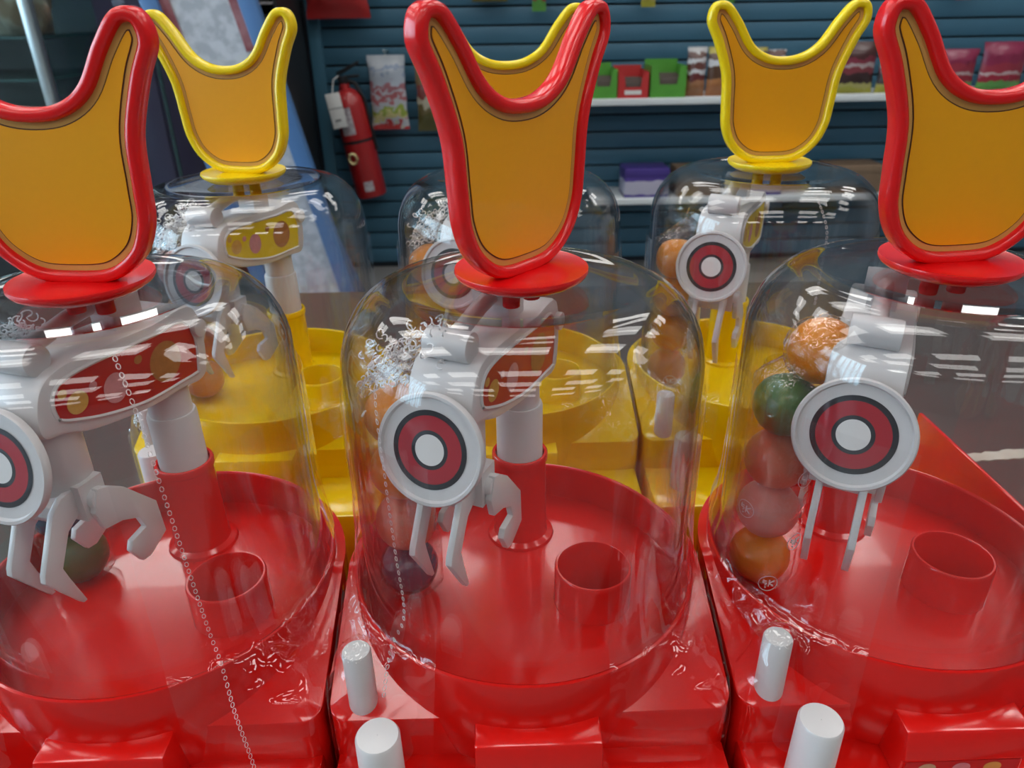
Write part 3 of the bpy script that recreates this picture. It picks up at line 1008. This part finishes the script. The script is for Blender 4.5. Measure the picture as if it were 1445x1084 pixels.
for k, (x, zt, w_, mat, lab) in enumerate(((.0, .44, .15, 'bag_brown', 'olive brown bag hanging high on the slat wall above the sideways topper'), (.21, .40, .06, 'bag_wine', 'small wine-coloured bag hanging high beside an olive one'),
                           (.68, .41, .06, 'bag_mixed', 'narrow dark bag hanging above the red and green snack boxes'), (1.02, .42, .06, 'bag_wine', 'small wine-coloured bag hanging above the foil snack packs'), (2.05, .42, .07, 'bag_red', 'small red bag hanging at the far end above the shelf'))):
    hang_bag(x, zt, w_, .24, .03, mat, lab, 20 + k)

# fire extinguisher, hanging a little askew
t = empty('fire_extinguisher', (-.575, WY - .095, RIM - .60))
t.rotation_euler = (0, R(-9), 0)
tag(t, 'red fire extinguisher with a white inspection tag on the blue slat wall', 'fire extinguisher')
MB().lathe([(.0001, 0), (.066, 0), (.070, .006), (.070, .40), (.064, .435), (.045, .462), (.024, .472), (.022, .495), (.0001, .495)], 40).obj('cylinder', 'extinguisher_red', t, ang=40)
MB().lathe([(.0708, .245), (.0708, .258)], 40).obj('strap', 'black_satin', t)
v = MB().box(-.018, .018, -.02, .02, .49, .525)
v.prism([(-.02, .525), (.085, .560), (.088, .574), (-.02, .545)], lambda a, b, c: (a, c, b), -.010, .010)
v.prism([(-.02, .515), (.075, .508), (.075, .520), (-.02, .527)], lambda a, b, c: (a, c, b), -.008, .008)
v.obj('valve', 'black_satin', t, bevel=.002)
MB().tube([(.018, 0, .505), (.05, -.01, .49), (.074, -.01, .42), (.076, -.01, .30), (.075, -.01, .20)], .008, 10).obj('hose', 'black_satin', t)
def curved(a0, a1, z0, z1, r_, n=8):
    mb = MB()
    vs = []
    for i in range(n + 1):
        a = R(a0 + (a1 - a0) * i / n)
        vs += [(r_ * math.cos(a), r_ * math.sin(a), z0), (r_ * math.cos(a), r_ * math.sin(a), z1)]
    return mb.add(vs, [(2 * i, 2 * i + 2, 2 * i + 3, 2 * i + 1) for i in range(n)])
curved(-130, -80, .285, .40, .0706).obj('label_plate', 'label_grey', t)
curved(-100, -65, .03, .075, .0706).obj('foot_label', 'label_grey', t)
q = MB()
q.tube([(-.030 + .018 * math.cos(a), -.072, .185 + .022 * math.sin(a)) for a in [2 * PI * k / 16 for k in range(16)]], .006, 8, closed=True)
q.obj('pin_ring', 'brass', t)
tg = MB().box(-.075, -.012, -.090, -.088, .325, .470).obj('inspection_tag', 'tag_white', t, bevel=.0008)
MB().box(-.073, -.014, -.0912, -.0902, .405, .409).box(-.058, -.032, -.0912, -.0902, .352, .362).obj('tag_print', 'tag_grey', tg)
MB().tube([(-.043, -.089, .465), (-.03, -.05, .52), (-.01, -.02, .53)], .002, 6).obj('tag_string', 'tag_white', t)

def tray(x, w_, h, d, mat, label, y=None, notch=True):
    """open-topped display carton with a notched front"""
    t = empty('snack_carton', (x, WY - SD + d / 2 + .012, SH1))
    tag(t, label, 'carton', 'open snack cartons on the white shelf')
    hw = w_ / 2
    fr = [(-hw, 0), (hw, 0), (hw, h), (hw * .62, h), (hw * .5, h * .42), (-hw * .5, h * .42), (-hw * .62, h), (-hw, h)]
    MB().prism(fr, lambda a, b, c: (a, c, b), -d / 2, -d / 2 + .003).obj('front_panel', mat, t)
    b = MB().box(-hw, -hw + .003, -d / 2 + .003, d / 2, 0, h).box(hw - .003, hw, -d / 2 + .003, d / 2, 0, h).box(-hw + .003, hw - .003, d / 2 - .003, d / 2, 0, h * 1.15).box(-hw + .003, hw - .003, -d / 2 + .003, d / 2 - .003, 0, .003)
    b.obj('carton_sides', mat, t)
    for k in range(4):
        y = -d / 2 + .012 + k * (d - .03) / 4
        MB().box(-hw * .88, hw * .88, y, y + (d - .03) / 4 * .8, .003, h * (.62 + .03 * k)).obj('packet', 'box_inside', t, bevel=.004)
    MB().box(-hw * .55, hw * .55, -d / 2 - .0012, -d / 2, h * .14, h * .30).obj('carton_print', 'tag_white' if mat == 'box_red' else 'box_green', t)
tray(.475, .115, .115, .18, 'box_green', 'small green open snack carton next to the red carton')
tray(.602, .130, .105, .18, 'box_red', 'red open snack carton between two green cartons')
tray(.752, .150, .125, .18, 'box_green', 'larger green open snack carton with a notched front next to foil packs')
# upright snack packs
for k, (x, w_, h, mat, lab) in enumerate(((.875, .085, .195, 'snack_pack', 'brown and white foil snack pack standing next to the green carton'), (.962, .080, .195, 'snack_brown', 'orange-brown foil snack pack standing between two other packs'),
                             (1.045, .085, .19, 'snack_pack', 'brown and white foil snack pack standing beside an orange-brown one'),
                             (1.13, .085, .19, 'snack_brown', 'orange-brown foil pack standing behind the yellow topper'), (1.215, .08, .18, 'snack_pack', 'white and brown foil pack standing behind the yellow topper'))):
    o = pillow(MB(), w_, h, .05, wob=.006, seed=k * 3).obj('snack_pack', mat, None, (x, WY - SD + .05, SH1))
    tag(o, lab, 'snack pack', 'foil snack packs on the white shelf')
for k, (x, w_, h, mat, lab) in enumerate(((1.555, .20, .205, 'bag_mixed', 'dark bag with red oval and yellow foot lying by the yellow topper'), (1.762, .19, .19, 'bag_mixed', 'dark snack bag with yellow foot next to the red topper'), (2.00, .19, .17, 'bag_wine', 'wine red and green bag hidden behind the red topper'), (2.21, .20, .195, 'bag_wine', 'wine red bag with green corner above the red topper'), (2.42, .20, .19, 'bag_mixed', 'dark mottled snack bag at the end of the white shelf'))):
    o = pillow(MB(), w_, h, .07, wob=.010, seed=40 + k * 3).obj('snack_bag', mat, None, (x, WY - SD + .06, SH1))
    tag(o, lab, 'snack bag', 'snack bags on the white shelf')
# lower shelf
for k, (x, w_, h, mat, lab) in enumerate(((.690, .20, .125, 'box_purple_white', 'purple and white snack box on the low white shelf'), (.93, .20, .12, 'cardboard', 'brown cardboard box next to the purple one on the low shelf'), (1.2, .22, .11, 'box_purple_white', 'purple and white box at the middle of the low shelf'), (1.65, .24, .12, 'cardboard', 'brown cardboard box further along the low shelf'))):
    t = empty('snack_box', (x, WY - SD + .10, SH2))
    tag(t, lab, 'box', 'boxes on the low white shelf')
    MB().box(-w_ / 2, w_ / 2, -.08, .08, 0, h).obj('carton', mat, t, bevel=.003)
    MB().box(-w_ / 2 - .001, w_ / 2 + .001, -.082, .081, h * .72, h + .002).obj('lid', 'box_purple' if 'purple' in mat else 'cardboard', t, bevel=.003)

# ------------------------------------------------------------------ black rack left of the slat wall
t = empty('black_rack', (-1.55, 3.16, 0))
tag(t, 'tall black shelf rack of dark boxes beside the blue slat wall', 'shelf rack')
MB().box(-.74, .74, .20, .23, 0, 2.4).obj('back_panel', 'black_satin', t)
for x in (-.74, -.25, .25, .73):
    MB().box(x, x + .012, -.2, .2, 0, 2.4).obj('upright', 'black_box', t)
rnd = random.Random(11)
for k in range(15):
    z = .08 + k * .158
    MB().box(-.735, .735, -.2, .2, z, z + .006).obj('shelf', 'label_grey', t)
dark_box = None
k = 0
for z in [.086 + j * .158 for j in range(3, 8)]:
    for x in (-.12, .12, .37, .61):
        if dark_box is None:
            dark_box = MB().box(-.09, .09, -.14, .14, 0, .12).mesh('dark_carton', ['black_box'], bevel=.004)
        o = bpy.data.objects.new('dark_carton', dark_box)
        COL.objects.link(o)
        o.location = (-1.55 + x, 3.16 + rnd.uniform(-.03, .01), z)
        o.scale = (1, 1, rnd.uniform(.8, 1.12))
        tag(o, 'plain black carton on the tall black shelf rack', 'carton', 'black cartons on the rack')

# ------------------------------------------------------------------ leaning poster stand
t = empty('poster_stand', (-.58, 2.2, 0))
t.rotation_euler = (R(0), R(-12), 0)
tag(t, 'leaning blue-framed poster stand with a grey patterned sheet and red edge strips', 'poster stand')
HS = 1.75
for x in (-.16, .11):
    MB().box(x, x + .05, -.02, .02, .0, HS).obj('side_bar', 'frame_blue', t, bevel=.004)
MB().box(-.16, .16, -.019, .019, HS, HS + .05).obj('top_bar', 'frame_blue', t, bevel=.004)
MB().box(-.11, .11, -.016, .016, .12, .17).obj('cross_bar', 'frame_blue', t, bevel=.004)
MB().box(-.11, .11, .0, .012, .17, HS).obj('poster', 'poster_white', t)
for x in (-.11, .082):
    MB().box(x, x + .028, -.004, -.0005, 1.06, 1.30).obj('red_strip', 'poster_red', t)
MB().tube([(0, .02, 1.5), (.05, .55, .01)], .015, 8).obj('prop', 'frame_blue', t)

# ------------------------------------------------------------------ glass display case
t = empty('display_case', (-1.79, 2.45, 0))
tag(t, 'glass display case with steel posts and dark shelves', 'display case')
MB().box(-.50, .50, .26, .28, 0, 2.1).obj('back_panel', 'dark_teal', t)
MB().box(-.50, .50, -.26, .26, 0, .55).obj('plinth', 'black_box', t)
for x in (-.5, .455):
    for y in (-.27, .25):
        MB().box(x, x + .03, y, y + .03, .55, 2.1).obj('post', 'steel', t, bevel=.003)
MB().box(-.5, .485, -.27, .28, 2.1, 2.14).obj('top', 'steel', t)
for z in (RIM - .16, RIM + .005, RIM + .12, RIM + .42):
    MB().box(-.47, .455, -.24, .25, z - .008, z).obj('glass_shelf', 'teal_edge', t)
MB().box(-.47, .455, -.262, -.257, .55, 2.1).obj('front_glass', 'pane_glass', t)
MB().box(.462, .467, -.24, .25, .55, 2.1).obj('side_glass', 'pane_glass', t)
bm = bmesh.new()
bmesh.ops.create_icosphere(bm, subdivisions=4, radius=.1)
for v_ in bm.verts:
    k = 1 + .35 * noise.noise(v_.co * 14) + .15 * noise.noise(v_.co * 40)
    v_.co = Vector((v_.co.x * 1.1 * k, v_.co.y * .8 * k, max(v_.co.z * 1.2 * k, -.09)))
me = bpy.data.meshes.new('plush')
bm.to_mesh(me)
bm.free()
me.shade_smooth()
me.materials.append(MATS['fur_brown'])
o = bpy.data.objects.new('shelf_ornament', me)
COL.objects.link(o)
o.location = (-1.42, 2.32, RIM + .12 + .09)
tag(o, 'brown mottled lump on the glass shelf of the display case', 'ornament')

# violet panel with three pale oval pulls
t = empty('violet_cabinet', (-1.19, 2.62, 0))
tag(t, 'narrow dark violet cabinet with pale oval pulls beside the glass case', 'cabinet')
MB().box(-.075, .075, -.15, .2, 0, 2.2).obj('body', 'violet_dark', t, bevel=.004)
for z in (RIM + .205, RIM + .16, RIM + .115, RIM + .25):
    q = MB().lathe([(.0001, 0), (.016, 0), (.019, .006), (.015, .014), (.0001, .016)], 20)
    q.v = [(.012 + x * 1.1, -.15 - z_, y * .75) for x, y, z_ in q.v]
    q.obj('pull', 'pale_blue', t, (0, 0, z))
MB().box(.085, .095, -.15, -.14, 0, 2.2).obj('glass_strip', 'teal_edge', t)
